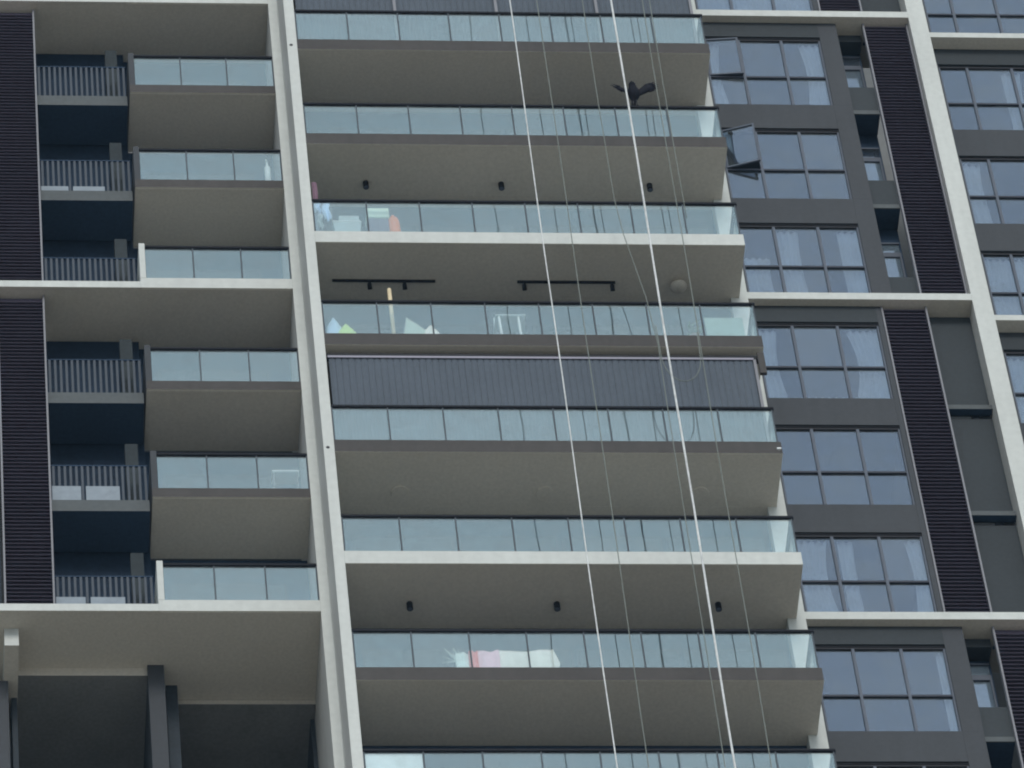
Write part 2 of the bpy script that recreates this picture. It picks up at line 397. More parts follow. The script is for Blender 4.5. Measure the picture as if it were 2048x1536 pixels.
# ---- right-hand window bay
DX = [8.60, 9.345, 10.235, 11.05]
def curtain(x0, x1, z0, z1, y, parent, taper=0.0, m='curtain'):
    n = max(6, int((x1-x0)/0.035)); vs, fs = [], []
    for r in range(9):
        t = r/8.0; zz = z1 + (z0-z1)*t
        for i in range(n+1):
            s = i/n
            xx = x0 + (x1-x0)*s*(1-abs(taper)*math.sin(math.pi*min(1, t*1.1))*1.0) if taper > 0 else x1 - (x1-x0)*(1-s)*(1-abs(taper)*math.sin(math.pi*min(1, t*1.1)))
            vs.append((xx, y + 0.03*math.sin(i*1.7 + 0.4*math.sin(3*t)), zz))
    for r in range(8):
        for i in range(n):
            a = r*(n+1)+i; fs.append((a, a+1, a+n+2, a+n+1))
    return geo('curtain', vs, fs, m, parent)
def window(dx, zt, zr, zb, y, parent, open_top_left=0.0, name='window'):
    """frame mesh with six panes as sub-parts; the whole sits back in the wall"""
    x0, x1 = dx[0], dx[-1]
    fr = []
    fr.append(boxvf(x0, x1, y-0.012, y+0.06, zb-0.002, zb+0.03))
    for i, d in enumerate(dx):
        hw = 0.028
        a, b = (d, d+0.035) if i == 0 else ((d-0.035, d) if i == len(dx)-1 else (d-hw, d+hw))
        fr.append(boxvf(a, b, y-0.02, y+0.055, zb+0.03, zt-0.001))
    v, f = merge(fr); w_ = geo(name, v, f, 'frame', parent, smooth=False)
    box('head', x0, x1, y-0.012, y+0.06, zt-0.001, zt+0.055, 'black', w_)  # black also stands in for the shadow at the window head
    for i in range(len(dx)-1):
        a = dx[i] + (0.030 if i == 0 else 0.024); b = dx[i+1] - (0.030 if i == len(dx)-2 else 0.024)
        box('transom', a, b, y-0.018, y+0.05, zr-0.022, zr+0.030, 'transom', w_)
        box('pane', a, b, y+0.01, y+0.02, zb+0.025, zr-0.018, 'glass_w', w_)
        if i == 0 and open_top_left > 0:
            # side-hung sash swung outward on its left edge
            zz0, zz1 = zr+0.031, zt-0.002; wd = b-a
            ca, sa = math.cos(open_top_left), -math.sin(open_top_left)
            def rot(vs): return [(a + (p[0]*ca - p[1]*sa), y-0.02 + (p[0]*sa + p[1]*ca), p[2]) for p in vs]
            sv = []
            for q in (boxvf(0, 0.04, -0.02, 0.02, zz0, zz1), boxvf(wd-0.04, wd, -0.02, 0.02, zz0, zz1),
                      boxvf(0.04, wd-0.04, -0.02, 0.02, zz0, zz0+0.04), boxvf(0.04, wd-0.04, -0.02, 0.02, zz1-0.04, zz1)):
                sv.append((rot(q[0]), q[1]))
            v2, f2 = merge(sv); geo('open_sash', v2, f2, 'frame', w_, smooth=False)
            q = boxvf(0.04, wd-0.04, -0.005, 0.005, zz0+0.04, zz1-0.04)
            geo('pane', rot(q[0]), q[1], 'glass_w', w_, smooth=False)
        else:
            box('pane', a, b, y+0.01, y+0.02, zr+0.026, zt+0.004, 'glass_w', w_)
    return w_
WY = 1.49
wins = {}
for k in range(-1, 8):
    z = -P*k; grp = (k) // 3     # k -1 -> -1 ; 0..2 -> 0 ; 3..5 -> 1 ; 6,7 -> 2
    top_of_group = (k % 3 == 0); bottom_of_group = (k % 3 == 2)
    xr = 11.15 if grp % 2 else 11.44
    zt, zr, zb = z+1.31, z-0.02, z-1.06
    # wall above the head (spandrel up to the pane above or the slab)
    zup = z+1.915 if top_of_group else z+P-1.06
    box('spandrel', DX[0], DX[-1], WY, WY+0.12, z+1.40, zup-0.002, 'wall_g' if top_of_group else 'wall', T)  # top spandrel coloured darker as shade beneath the white band
    zlo = z-1.06 if not bottom_of_group else z-1.165
    if bottom_of_group:
        box('sill', DX[0], DX[-1], WY, WY+0.12, z-1.165, z-1.062, 'wall', T)
    zz1 = z+1.915 if top_of_group else z+2.24
    zz0 = z-1.06 if not bottom_of_group else z-1.165
    box('wall', 8.522, DX[0]-0.002, WY, WY+0.5, zz0+0.001, zz1-0.001, 'wall', T)
    box('wall', DX[-1]+0.002, xr, WY, WY+0.5, zz0+0.001, zz1-0.001, 'wall', T)
    box('window_head_shade', DX[0], DX[-1], WY+0.03, WY+0.11, z+1.366, z+1.399, 'black', T)  # black strip painting the shadow line under the lintel
    wins[k] = window(DX, zt, zr, zb, WY+0.055, T, open_top_left={0: math.radians(5), 1: math.radians(17)}.get(k, 0.0))
    # room behind
    box('room_ceiling', 8.53, xr-0.01, WY+0.125, 4.0, z+1.55, z+1.65, 'interior', T)
    box('room_wall', 8.53, xr-0.01, 4.0, 4.1, z-1.2, z+1.55, 'interior', T)
    box('room_side', 8.523, 8.56, WY+0.5, 4.0, z-1.2, z+1.55, 'interior', T)
    box('room_side', xr-0.04, xr-0.012, WY+0.5, 4.0, z-1.2, z+1.55, 'interior', T)

CY = WY+0.16
def cu(k, x0, x1, z0, z1, taper=0.0):
    curtain(x0, x1, -P*k+z0, -P*k+z1, CY, wins[k], taper)
cu(0, 10.60, 11.04, -1.0, 1.3, -0.18); cu(0, 8.62, 8.95, -1.0, 1.3, 0.25)
cu(2, 10.62, 11.04, -1.0, 1.3, 0); cu(2, 9.40, 9.85, -1.0, 1.3, 0.1); cu(2, 8.62, 9.2, -1.0, 0.4, 0.1)
cu(3, 10.40, 11.04, -1.0, 1.3, -0.22); cu(3, 8.62, 9.05, -1.0, 1.3, 0.2); cu(3, 8.7, 11.0, -1.02, -0.85, 0)
cu(5, 8.62, 9.25, -1.0, 1.3, 0.15); cu(5, 9.45, 9.75, -1.0, 1.3, 0.1); cu(5, 10.72, 11.04, -1.0, 1.3, -0.2)
cu(6, 10.88, 11.04, -1.0, 1.3, 0); cu(6, 8.62, 11.04, -1.02, -0.93, 0)
cu(-1, 8.62, 11.04, -1.0, 1.3, 0)

# recess strip beside the windows (groups 0 and 2) : ledges, small two-pane windows
def recess_small(k, bright_upper):
    z = -P*k
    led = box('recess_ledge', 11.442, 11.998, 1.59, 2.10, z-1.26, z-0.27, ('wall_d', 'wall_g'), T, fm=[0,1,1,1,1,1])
    box('ledge_lip', 11.443, 11.997, 1.565, 1.589, z-1.26, z-1.13, 'ledge', led)
    fr = [boxvf(11.56, 11.96, 2.07, 2.12, z+1.52, z+1.56), boxvf(11.56, 11.96, 2.07, 2.12, z+1.08, z+1.22),
          boxvf(11.56, 11.60, 2.07, 2.12, z-0.2, z+1.08), boxvf(11.92, 11.96, 2.07, 2.12, z-0.2, z+1.08)]
    v, f = merge(fr); w_ = geo('small_window', v, f, 'frame', T, smooth=False)
    box('pane', 11.60, 11.92, 2.085, 2.095, z-0.2, z+1.08, 'glass_w', w_)
    box('pane', 11.57, 11.95, 2.085, 2.095, z+1.22, z+1.52, 'glass_w', w_)
    box('blind', 11.60, 11.92, 2.11, 2.12, z-0.2, z+1.08, 'curtain', w_)
    if bright_upper: box('blind', 11.57, 11.95, 2.11, 2.12, z+1.22, z+1.52, 'curtain', w_)
for k in (0, 1, 2, 6, 7): recess_small(k, k in (2, 6, 7))
for k in (0, 3*2):
    z = -P*k
    box('recess_wall', 11.442, 11.998, 2.13, 2.20, z-7.76, z+1.91, 'wall_d', T)
    box('recess_head', 11.442, 11.998, 1.78, 2.12, z+1.68, z+1.91, 'wall_g', T)
# solid panels with ledges (groups 1 and -1)
for k in (3, 4, 5, -1):
    z = -P*k
    zt = z+1.91 if k == 3 else z+1.93
    box('wall_panel', 12.072, 12.955, 1.74, 1.86, z-1.14, zt, 'wall_g', T)
    led = box('panel_ledge', 12.073, 12.957, 1.58, 1.738, z-1.26, z-1.13, ('wall_d', 'ledge'), T, fm=[0,1,1,1,1,1])  # underside coloured dark as the ledge's own shade
    box('panel_gap_shade', 12.072, 12.955, 1.95, 2.02, z-1.40, z-1.13, 'wall_d', T)  # dark strip standing in for the shadow below the ledge

# ---- far right bay
FX = [13.58, 14.18, 15.12, 16.05, 16.9]
for k in range(-1, 8):
    z = -P*k; tg = (k % 3 == 0); bg_ = (k % 3 == 2)
    yy = 2.06
    zup = z+1.855 if tg else z+P-1.07
    box('spandrel', 13.332, 21, yy, yy+0.12, z+1.30, zup-0.002, 'wall_g' if tg else 'wall', T)  # darker below the band: shade put into the wall colour
    if bg_: box('sill', 13.332, 21, yy, yy+0.12, z-1.27, z-1.072, 'wall', T)
    box('wall', 13.332, FX[0]-0.002, yy, yy+0.12, z-1.07, z+1.298, 'wall', T)
    box('wall', FX[-1]+0.002, 21, yy, yy+0.12, z-1.07, z+1.298, 'wall', T)
    ww = window(FX, z+1.22, z-0.08, z-1.07, yy+0.055, T)
    box('room_ceiling', 13.34, 17.2, yy+0.125, 4.4, z+1.45, z+1.55, 'interior', T)
    box('room_wall', 13.34, 17.2, 4.4, 4.5, z-1.2, z+1.45, 'interior', T)
    if k in (2, 1, 3): curtain(13.62, 14.6 if k == 2 else 14.0, z-1.0, z+1.2, yy+0.17, ww, 0.1)
    if k == 0: curtain(14.9, 15.3, z-1.0, z+1.2, yy+0.17, ww, 0.1)

# ------------------------------------------------------------------ blinds on two balconies
def blind(z0, z1, x0, x1, y, label, rails=True, side=True):
    t = empty('vertical_blind', (x0, y, z0+H))
    tag(t, label, 'blind', 'grey slatted blinds let down on balconies')
    n = int((x1-x0)/0.122); pw = (x1-x0)/n
    for i in range(n):
        a = x0+i*pw; off = random.uniform(-0.003, 0.003)
        q = [(a+0.002, y+0.006+off), (a+pw*0.5, y-0.006+off), (a+pw-0.002, y+0.005+off), (a+pw*0.5, y+0.012+off)]
        vs = [(p[0], p[1], z0) for p in q] + [(p[0], p[1], z1) for p in q]
        fs = [(0,1,5,4), (1,2,6,5), (2,3,7,6), (3,0,4,7), (0,3,2,1), (4,5,6,7)]
        geo('blind_slat', vs, fs, 'blind', t, smooth=False)
    if rails:
        box('head_rail', x0-0.02, x1+0.02, y-0.03, y-0.013, z1-0.012, z1+0.045, 'blind_w', t)
        box('head_box', x0-0.02, x1+0.12, y-0.01, y+0.12, z1+0.046, z1+0.14, 'black', t)
    for gx in ((2.07, 4.14, 6.2) if not rails else ()):
        box('guide_post', gx-0.03, gx+0.03, y-0.05, y-0.015, z0, z1, 'trim', t)
    if side:
        box('guide_post', x1+0.005, x1+0.06, y-0.03, y+0.03, z0, z1, 'trim', t)
        m_ = int(0.95/0.12)
        for i in range(m_):
            b_ = y+0.06+i*0.12
            box('blind_slat', x1+0.03, x1+0.045, b_, b_+0.112, z0, z1, 'blind', t)
    return t
blind(-13.2-0.95, -11.60, 0.06, 8.12, 0.12, 'grey slatted blind filling the balcony beneath the one with the cream pole')
blind(-0.95, 1.80, 0.06, 8.12, 0.16, 'grey slatted blind with upright guide posts above the topmost handrail', rails=False)
tag(box('blind_cassette', 8.21, 8.34, 0.03, 0.10, -12.1, -11.445, 'fascia', None, bev=0.01), 'brown bracket at the right end of the blind', 'bracket')

# ------------------------------------------------------------------ lights fixed to the soffits
def spot(x, y, zc, label, group):
    t = empty('ceiling_light', (x, y, zc+H)); tag(t, label, 'ceiling light', group)
    v, f = tube([(x, y, zc-0.001), (x, y, zc-0.165)], 0.058, 14); geo('lamp_body', v, f, 'black', t, smooth=False)
    v, f = tube([(x, y, zc-0.166), (x, y, zc-0.178)], 0.046, 14); geo('lens', v, f, 'frame', t, smooth=False)
for zc, where in ((-4.73, 'on the ceiling above the third glass balcony'), (-17.93, 'under the lower white balcony band')):
    for x, s in ((1.22, 'left'), (3.91, 'middle'), (6.87, 'right')):
        spot(x, 0.93, zc, f'{s} one of three black ceiling lights {where}', 'black cylinder lights on balcony ceilings')
def track(x0, x1, heads, label):
    zc = -8.03
    t = empty('track_light', ((x0+x1)/2, 0.9, zc+H)); tag(t, label, 'track light', 'black track lights under the upper white band')
    box('track', x0, x1, 0.885, 0.925, zc-0.045, zc-0.001, 'black', t)
    for hx in heads:
        v, f = tube([(hx, 0.905, zc-0.046), (hx, 0.93, zc-0.09), (hx+0.01, 1.0, zc-0.17)], [0.016, 0.042, 0.046], 12)
        geo('spot_head', v, f, 'black', t)
track(0.37, 2.37, (1.09, 1.77), 'left black track light with two spot heads above the cream pole')
track(3.97, 5.88, (4.10, 5.82), 'right black track light with spot heads near both ends')
def disc(x, y, zc, label, r=0.17):
    t = empty('flush_light', (x, y, zc+H)); tag(t, label, 'ceiling light', 'faint round lights flush with the ceilings')
    v, f = tube([(x, y, zc-0.001), (x, y, zc-0.03)], [r, r*0.94], 24); geo('trim_ring', v, f, 'soffit', t, smooth=False)
    v, f = tube([(x, y, zc-0.031), (x, y, zc-0.036)], r*0.7, 24); geo('diffuser', v, f, 'soffit', t, smooth=False)
for x, s in ((1.26, 'left'), (3.97, 'middle'), (6.88, 'right')):
    disc(x, 0.96, -14.63, f'{s} faint round light on the ceiling below the slatted blind balcony')
# pale shade
t = empty('pendant_lamp', (7.12, 1.0, -8.03+H)); tag(t, 'pale curved lamp shade hanging under the upper white band near the right', 'lamp')
vs, fs = [], []; sg = 20
for i in range(7):
    a = i/6*math.pi/2; r = 0.16*math.cos(a)+0.004; zz = -8.10-0.08*math.sin(a)
    for s in range(sg):
        vs.append((7.12+r*math.cos(2*math.pi*s/sg), 0.95+r*math.sin(2*math.pi*s/sg), zz))
for i in range(6):
    for s in range(sg): fs.append((i*sg+s, (i+1)*sg+s, (i+1)*sg+(s+1) % sg, i*sg+(s+1) % sg))
fs.append(tuple(range(sg)))
geo('shade', vs, fs, 'soffit', t)
v, f = tube([(7.12, 0.95, -8.031), (7.12, 0.95, -8.105)], 0.05, 10); geo('mount', v, f, 'soffit', t)

# ------------------------------------------------------------------ ropes hanging down the facade
def rope(x, y, r, m, label, z0=11.0, z1=-H+0.05, sway=0.008, kink=None, group='ropes hanging in front of the balconies'):
    pts = []; n = 60
    for i in range(n+1):
        zz = z0 + (z1-z0)*(i/n)**1.6
        pts.append((x + sway*math.sin(zz*0.55+x), y + sway*math.sin(zz*0.41+2*x), zz))
    if kink: pts = kink
    v, f = tube(pts, r, 8); o = geo('rope', v, f, m)
    return tag(o, label, 'rope', group)
rope(3.98, -2.4, 0.0125, 'rope', 'thinner left one of the two bright white ropes in front of the balconies')
rope(6.0, -2.4, 0.020, 'rope', 'thick bright white rope just left of the perched black bird')
rope(4.86, -0.65, 0.0095, 'rope_g', 'faint grey rope just right of the thinner bright white rope')
rope(7.00, -0.65, 0.0095, 'rope_g', 'faint grey rope nearest the right end of the balconies')
rope(7.14, -0.68, 0.009, 'rope_g', 'short faint grey rope right of the black bird, ending at the upper white band', z0=11, z1=-8.1)
rope(0, 0, 0.009, 'rope_g', 'faint grey rope bending right as it drops between the two white ropes',
     kink=[(5.78, -0.65, 11), (5.78, -0.65, 2), (5.78, -0.65, -4), (5.80, -0.65, -7.4), (5.87, -0.66, -8.6), (6.11, -0.68, -10.7), (6.19, -0.70, -12.2)] + [(6.18, -0.70, -12.2-i*2.0) for i in range(1, 8)] + [(6.16, -0.7, -60), (6.15, -0.7, -H+0.05)])
lp = []
for i in range(17):
    a = math.pi*i/16
    lp.append((6.585-0.37*math.cos(a), -0.70, -12.55-0.80*math.sin(a)))
lp = [(6.20, -0.70, -11.6)] + lp + [(6.975, -0.68, -11.8)]
v, f = tube(lp, 0.009, 8); tag(geo('rope_loop', v, f, 'rope_g'), 'slack grey rope loop drooping in a U over the slatted blind', 'rope')

# ------------------------------------------------------------------ the bird on the second handrail
def build_bird():
    bx, by, bz = 6.66, 0.05, -3.3+0.025       # feet on the rail
    root = empty('crow', (bx, by, bz+H)); tag(root, 'large black bird with raised wings perched on the second handrail', 'bird')
    secs = [  # centre x,y,z, radius x, radius y : from tail tip to crown
        (-0.030, 0.010, 0.045, 0.050, 0.012), (-0.025, 0.005, 0.12, 0.050, 0.020), (-0.015, 0.0, 0.20, 0.048, 0.040),
        (0.0, -0.015, 0.26, 0.078, 0.075), (0.005, -0.03, 0.33, 0.112, 0.095), (0.0, -0.04, 0.42, 0.125, 0.105),
        (-0.005, -0.05, 0.50, 0.115, 0.095), (-0.01, -0.06, 0.56, 0.088, 0.078), (-0.015, -0.08, 0.60, 0.072, 0.070),
        (-0.018, -0.09, 0.645, 0.070, 0.070), (-0.02, -0.09, 0.685, 0.052, 0.055), (-0.02, -0.09, 0.708, 0.008, 0.008)]
    sg = 14; vs, fs = [], []
    for c in secs:
        for s in range(sg):
            a = 2*math.pi*s/sg
            vs.append((bx+c[0]+c[3]*math.cos(a), by+c[1]+c[4]*math.sin(a), bz+c[2]))
    for i in range(len(secs)-1):
        for s in range(sg): fs.append((i*sg+s, i*sg+(s+1) % sg, (i+1)*sg+(s+1) % sg, (i+1)*sg+s))
    fs.append(tuple(range(sg))[::-1]); fs.append(tuple((len(secs)-1)*sg+s for s in range(sg)))
    # wings: arm + flight feathers, each with thickness; dx,dz from the shoulder
    def wing(side, line, chord, tips):
        V, F = [], []
        n = len(line)
        for i, (dx, dz) in enumerate(line):
            nx, nz = chord[i]
            th = 0.030*(1-i/n)+0.006
            for (u, t_) in ((0, 0), (0.35, th), (1, 0.002), (0.35, -th)):
                V.append((bx+0.01+side*(0.07+dx)+side*nx*u, by-0.02+t_, bz+0.44+dz+nz*u))
        for i in range(n-1):
            for s in range(4): F.append((i*4+s, i*4+(s+1) % 4, (i+1)*4+(s+1) % 4, (i+1)*4+s))
        F.append((0, 3, 2, 1)); F.append(tuple((n-1)*4+s for s in range(4)))
        k = len(V)
        for (ax, az, tx, tz, wd) in tips:   # splayed primaries
            d = Vector((tx-ax, 0, tz-az)).normalized(); p = Vector((-d.z, 0, d.x))*wd
            for (q, t_) in ((Vector((ax, 0, az))-p, -0.005), (Vector((ax, 0, az))+p, -0.005), (Vector((tx, 0, tz)), 0), (Vector((ax, 0, az))-p, 0.006), (Vector((ax, 0, az))+p, 0.006)):
                V.append((bx+0.01+side*(0.07+q.x), by-0.02+t_, bz+0.44+q.z))
            F += [(k, k+1, k+2), (k+3, k+2, k+4), (k, k+2, k+3), (k+1, k+4, k+2), (k, k+3, k+4, k+1)]; k += 5
        return V, F
    Rw = wing(1, [(0, -0.13), (0.08, -0.06), (0.18, 0.01), (0.27, 0.09), (0.34, 0.17)],
              [(0.0, 0.17), (-0.05, 0.19), (-0.07, 0.22), (-0.08, 0.25), (-0.06, 0.20)],
              [(0.26, 0.32, 0.40, 0.42, 0.030), (0.29, 0.29, 0.45, 0.385, 0.032), (0.31, 0.25, 0.47, 0.33, 0.034), (0.32, 0.20, 0.47, 0.26, 0.034), (0.30, 0.14, 0.45, 0.185, 0.034), (0.24, 0.08, 0.38, 0.11, 0.034)])
    Lw = wing(-1, [(0, -0.10), (0.07, -0.02), (0.15, 0.05), (0.23, 0.12)],
              [(0.0, 0.16), (0.0, 0.15), (0.0, 0.15), (-0.01, 0.15)],
              [(0.19, 0.23, 0.36, 0.33, 0.026), (0.21, 0.19, 0.40, 0.29, 0.030), (0.20, 0.14, 0.35, 0.22, 0.030), (0.15, 0.07, 0.28, 0.14, 0.034)])
    V, F = merge([(vs, fs), Rw, Lw])
    geo('body', V, F, 'feather', root)
    v, f = tube([(bx-0.025, by-0.14, bz+0.635), (bx-0.04, by-0.185, bz+0.62), (bx-0.05, by-0.215, bz+0.60)], [0.024, 0.016, 0.002], 8)
    geo('beak', v, f, 'beak', root)
    for s in (-0.035, 0.04):
        v, f = tube([(bx+s*0.8, by-0.01, bz+0.24), (bx+s, by-0.02, bz+0.12), (bx+s, by-0.01, bz+0.006)], [0.016, 0.010, 0.009], 8)
        parts = [(v, f)]
        for a in (-0.5, 0.0, 0.5):
            parts.append(tube([(bx+s, by-0.01, bz+0.010), (bx+s+0.04*math.sin(a), by-0.01-0.045*math.cos(a), bz+0.006)], [0.008, 0.004], 6))
        v, f = merge(parts); geo('leg', v, f, 'beak', root)
build_bird()

# ------------------------------------------------------------------ belongings on the balconies
def cloth(name, x0, x1, y, z0, z1, m, label, cat, group=None, amp=0.03, freq=9.0, sag=0.0, lean=0.0, parent=None, thick=0.012):
    nx, nz = 22, 10; vs, fs = [], []
    ph = x0*7.3
    for side in (0, 1):
        for j in range(nz+1):
            t_ = j/nz
            for i in range(nx+1):
                s = i/nx
                zz = z1 + (z0-z1)*t_ - sag*math.sin(math.pi*s)*(1-t_)
                xx = x0+(x1-x0)*s + 0.02*math.sin(7*t_+ph)
                yy = y + amp*(0.4+t_)*math.sin(freq*s+ph+1.3*t_) + lean*t_ + side*thick
                vs.append((xx, yy, zz))
    N = (nx+1)*(nz+1)
    for side in (0, 1):
        for j in range(nz):
            for i in range(nx):
                a = side*N + j*(nx+1)+i
                q = (a, a+nx+1, a+nx+2, a+1)
                fs.append(q if side == 0 else q[::-1])
    o = geo(name, vs, fs, m, parent)
    if label: tag(o, label, cat, group)
    return o
def heap(name, x0, x1, y, z0, z1, m, label, cat, seed=1, d=0.25, peak=0.4):
    rnd = random.Random(seed); nx, ny = 14, 8; vs, fs = [], []
    for j in range(ny+1):
        for i in range(nx+1):
            s, t_ = i/nx, j/ny
            pk = (s/peak if s < peak else (1-s)/(1-peak)); pk = max(0, pk)**0.42
            hgt = pk*math.sin(math.pi*min(1, max(0, t_)))**0.6
            zz = z0 + (z1-z0)*hgt + (rnd.uniform(-1, 1)*0.03*(z1-z0) if 0 < hgt else 0)
            vs.append((x0+(x1-x0)*s + rnd.uniform(-.01, .01), y - d/2 + d*t_, zz))
    for j in range(ny):
        for i in range(nx):
            a = j*(nx+1)+i; fs.append((a, a+1, a+nx+2, a+nx+1))
    k = len(vs); n0 = [j*(nx+1)+i for j, i in [(0, i) for i in range(nx+1)]]
    o = geo(name, vs, fs, m); tag(o, label, cat); return o

zC, zD, zG, zH = -6.6, -9.9, -19.8, -23.1
# third balcony from the top (white band below it)
cloth('hanging_cloth', 0.07, 0.17, 0.42, zC-0.95, zC+1.15, 'cloth_pink', 'pink cloth hanging at the left corner above the third handrail', 'cloth', amp=0.02)
st = empty('laundry_stand', (0.22, 0.40, zC-1.07+H)); tag(st, 'drying stand with blue and white washing at the left corner', 'drying stand')
v, f = merge([tube([(0.05, 0.42, zC-1.07), (0.05, 0.42, zC+0.42)], 0.01, 6), tube([(0.42, 0.42, zC-1.07), (0.42, 0.42, zC+0.42)], 0.01, 6), tube([(0.04, 0.42, zC+0.42), (0.43, 0.42, zC+0.42)], 0.01, 6)])
geo('frame', v, f, 'trim', st, smooth=False)
cloth('shirt', 0.06, 0.24, 0.38, zC-0.95, zC+0.40, 'cloth_grey', None, None, parent=st)
cloth('towel', 0.25, 0.39, 0.36, zC-0.20, zC+0.41, 'cloth_blue', None, None, parent=st)
cloth('towel', 0.08, 0.20, 0.34, zC+0.05, zC+0.40, 'cloth_blue', None, None, parent=st)
cloth('towel', 0.13, 0.22, 0.33, zC-0.5, zC-0.05, 'pale_grey', None, None, parent=st)
t = empty('storage_tub', (0.70, 0.40, zC-1.07+H)); tag(t, 'pale grey tub with a box on top beside the washing', 'tub')
v = [(0.46, .25, zC-1.07), (0.90, .25, zC-1.07), (0.90, .6, zC-1.07), (0.46, .6, zC-1.07), (0.41, .22, zC-0.45), (0.95, .22, zC-0.45), (0.95, .63, zC-0.45), (0.41, .63, zC-0.45)]
geo('tub_body', v, BF, 'pale_grey', t, smooth=False)
box('rim', 0.40, 0.96, .21, .64, zC-0.449, zC-0.42, 'white_item', t, bev=0.006)
tag(box('storage_box', 0.53, 0.93, 0.24, 0.58, zC-0.417, zC-0.21, 'pale_grey', None, bev=0.012), 'flat pale grey box standing on the tub beside the washing', 'box')
t = empty('side_cabinet', (1.30, .42, zC-1.07+H)); tag(t, 'low mauve cabinet under the pale green box', 'cabinet')
box('body', 1.08, 1.50, .26, .62, zC-1.073, zC-0.26, 'mauve', t, bev=0.01)
box('door', 1.10, 1.285, .245, .259, zC-1.03, zC-0.29, 'mauve', t); box('door', 1.295, 1.48, .245, .259, zC-1.03, zC-0.29, 'mauve', t)
tag(box('green_box', 1.09, 1.52, .24, .62, zC-0.257, zC+0.05, 'pale_green', None, bev=0.015), 'pale green box on the mauve cabinet, brightest thing on that balcony', 'box')
vs, fs = tube([(1.62, .36, zC-1.073), (1.62, .36, zC-0.75), (1.60, .36, zC-0.28), (1.60, .36, zC-0.20), (1.60, .36, zC-0.16), (1.60, .36, zC-0.06)], [0.11, 0.12, 0.12, 0.10, 0.04, 0.03], 18)
tag(geo('orange_canister', vs, fs, 'orange'), 'orange canister standing beside the mauve cabinet', 'canister')

# fourth balcony (slatted blind below it)
heap('cloth_heap', 0.06, 0.42, 0.26, zD-1.06, zD-0.22, 'cloth_blue', 'pale blue heap of cloth in the left corner, fourth balcony', 'cloth', 3, peak=0.5)
heap('lime_cushion', 0.28, 0.66, 0.20, zD-1.06, zD-0.52, 'lime', 'lime green cushion beside the pale blue cloth', 'cushion', 4, peak=0.45)
vs, fs = merge([tube([(1.37, 0.30, zD+0.74), (1.37, .30, zD-1.07)], 0.040, 10)])
tag(geo('wooden_post', vs, fs, 'cream'), 'tall cream post rising above the fourth handrail', 'post')
t = empty('drying_rack', (1.8, 0.3, zD-1.07+H)); tag(t, 'folding rack draped with a pale green sheet right of the cream post', 'drying rack')
v, f = merge([tube([(1.50, .22, zD-1.07), (1.64, .30, zD-0.15)], .01, 6), tube([(1.64, .30, zD-0.15), (2.02, .36, zD-0.50)], .01, 6), tube([(2.0, .36, zD-1.07), (2.02, .36, zD-0.50)], .01, 6)])
geo('frame', v, f, 'trim', t, smooth=False)
vs = [(1.50, .25, zD-1.06), (1.64, .29, zD-0.17), (1.83, .31, zD-0.35), (2.01, .35, zD-0.50), (1.98, .30, zD-1.06), (1.72, .22, zD-1.06)]
geo('sheet', vs + [(a, b+.012, c) for a, b, c in vs], [(0,1,5), (1,2,5), (2,4,5), (2,3,4), (6,11,7), (7,11,8), (8,11,10), (8,10,9)], 'sheet', t, smooth=False)
heap('white_cushion', 1.90, 2.30, 0.30, zD-1.06, zD-0.40, 'off_white', 'off-white rounded cushion right of the draped rack', 'cushion', 6, peak=0.45)
t = empty('patio_chair', (3.6, .5, zD-1.07+H)); tag(t, 'chair with two pale legs near the middle of the fourth balcony', 'chair')
for a in (3.43, 3.80):
    for b_ in (.24, .62):
        v, f = tube([(a, b_, zD-1.07), (a-0.02, b_, zD-0.20)], [0.032, 0.022] if b_ < .4 else [.015, .015], 8); geo('leg', v, f, 'white_item', t)
box('seat', 3.34, 3.92, .20, .66, zD-0.20, zD-0.15, 'pale_grey', t, bev=.01)
box('backrest', 3.36, 3.90, .62, .65, zD-0.149, zD+0.30, 'pale_grey', t, bev=.01)
# plant
t = empty('potted_plant', (7.12, .28, zD-1.07+H)); tag(t, 'small green potted plant beside the pale green board', 'plant')
v, f = tube([(7.12, .26, zD-1.07), (7.12, .26, zD-0.80)], [0.10, 0.13], 14); geo('pot', v, f, 'pot', t)
rnd = random.Random(5); lv, lf = [], []
for i in range(46):
    a = rnd.uniform(0, 6.28); r = rnd.uniform(0.02, .16); c = Vector((7.12+r*math.cos(a), .24+0.6*r*math.sin(a), zD-0.78+rnd.uniform(0, .42)))
    d = Vector((rnd.uniform(-1, 1), rnd.uniform(-1, 1), rnd.uniform(-.3, 1))).normalized()*.07; p = d.cross(Vector((0, 0, 1))).normalized()*.025
    k_ = len(lv); lv += [tuple(c-d), tuple(c+p), tuple(c+d), tuple(c-p)]; lf.append((k_, k_+1, k_+2, k_+3))
geo('foliage', lv, lf, 'leaf', t, smooth=False)
tag(box('green_board', 7.34, 8.08, 0.16, 0.185, zD-1.073, zD-0.28, 'board_green', None, bev=.004), 'grey-green board standing behind the right-hand glass of the fourth balcony', 'board')

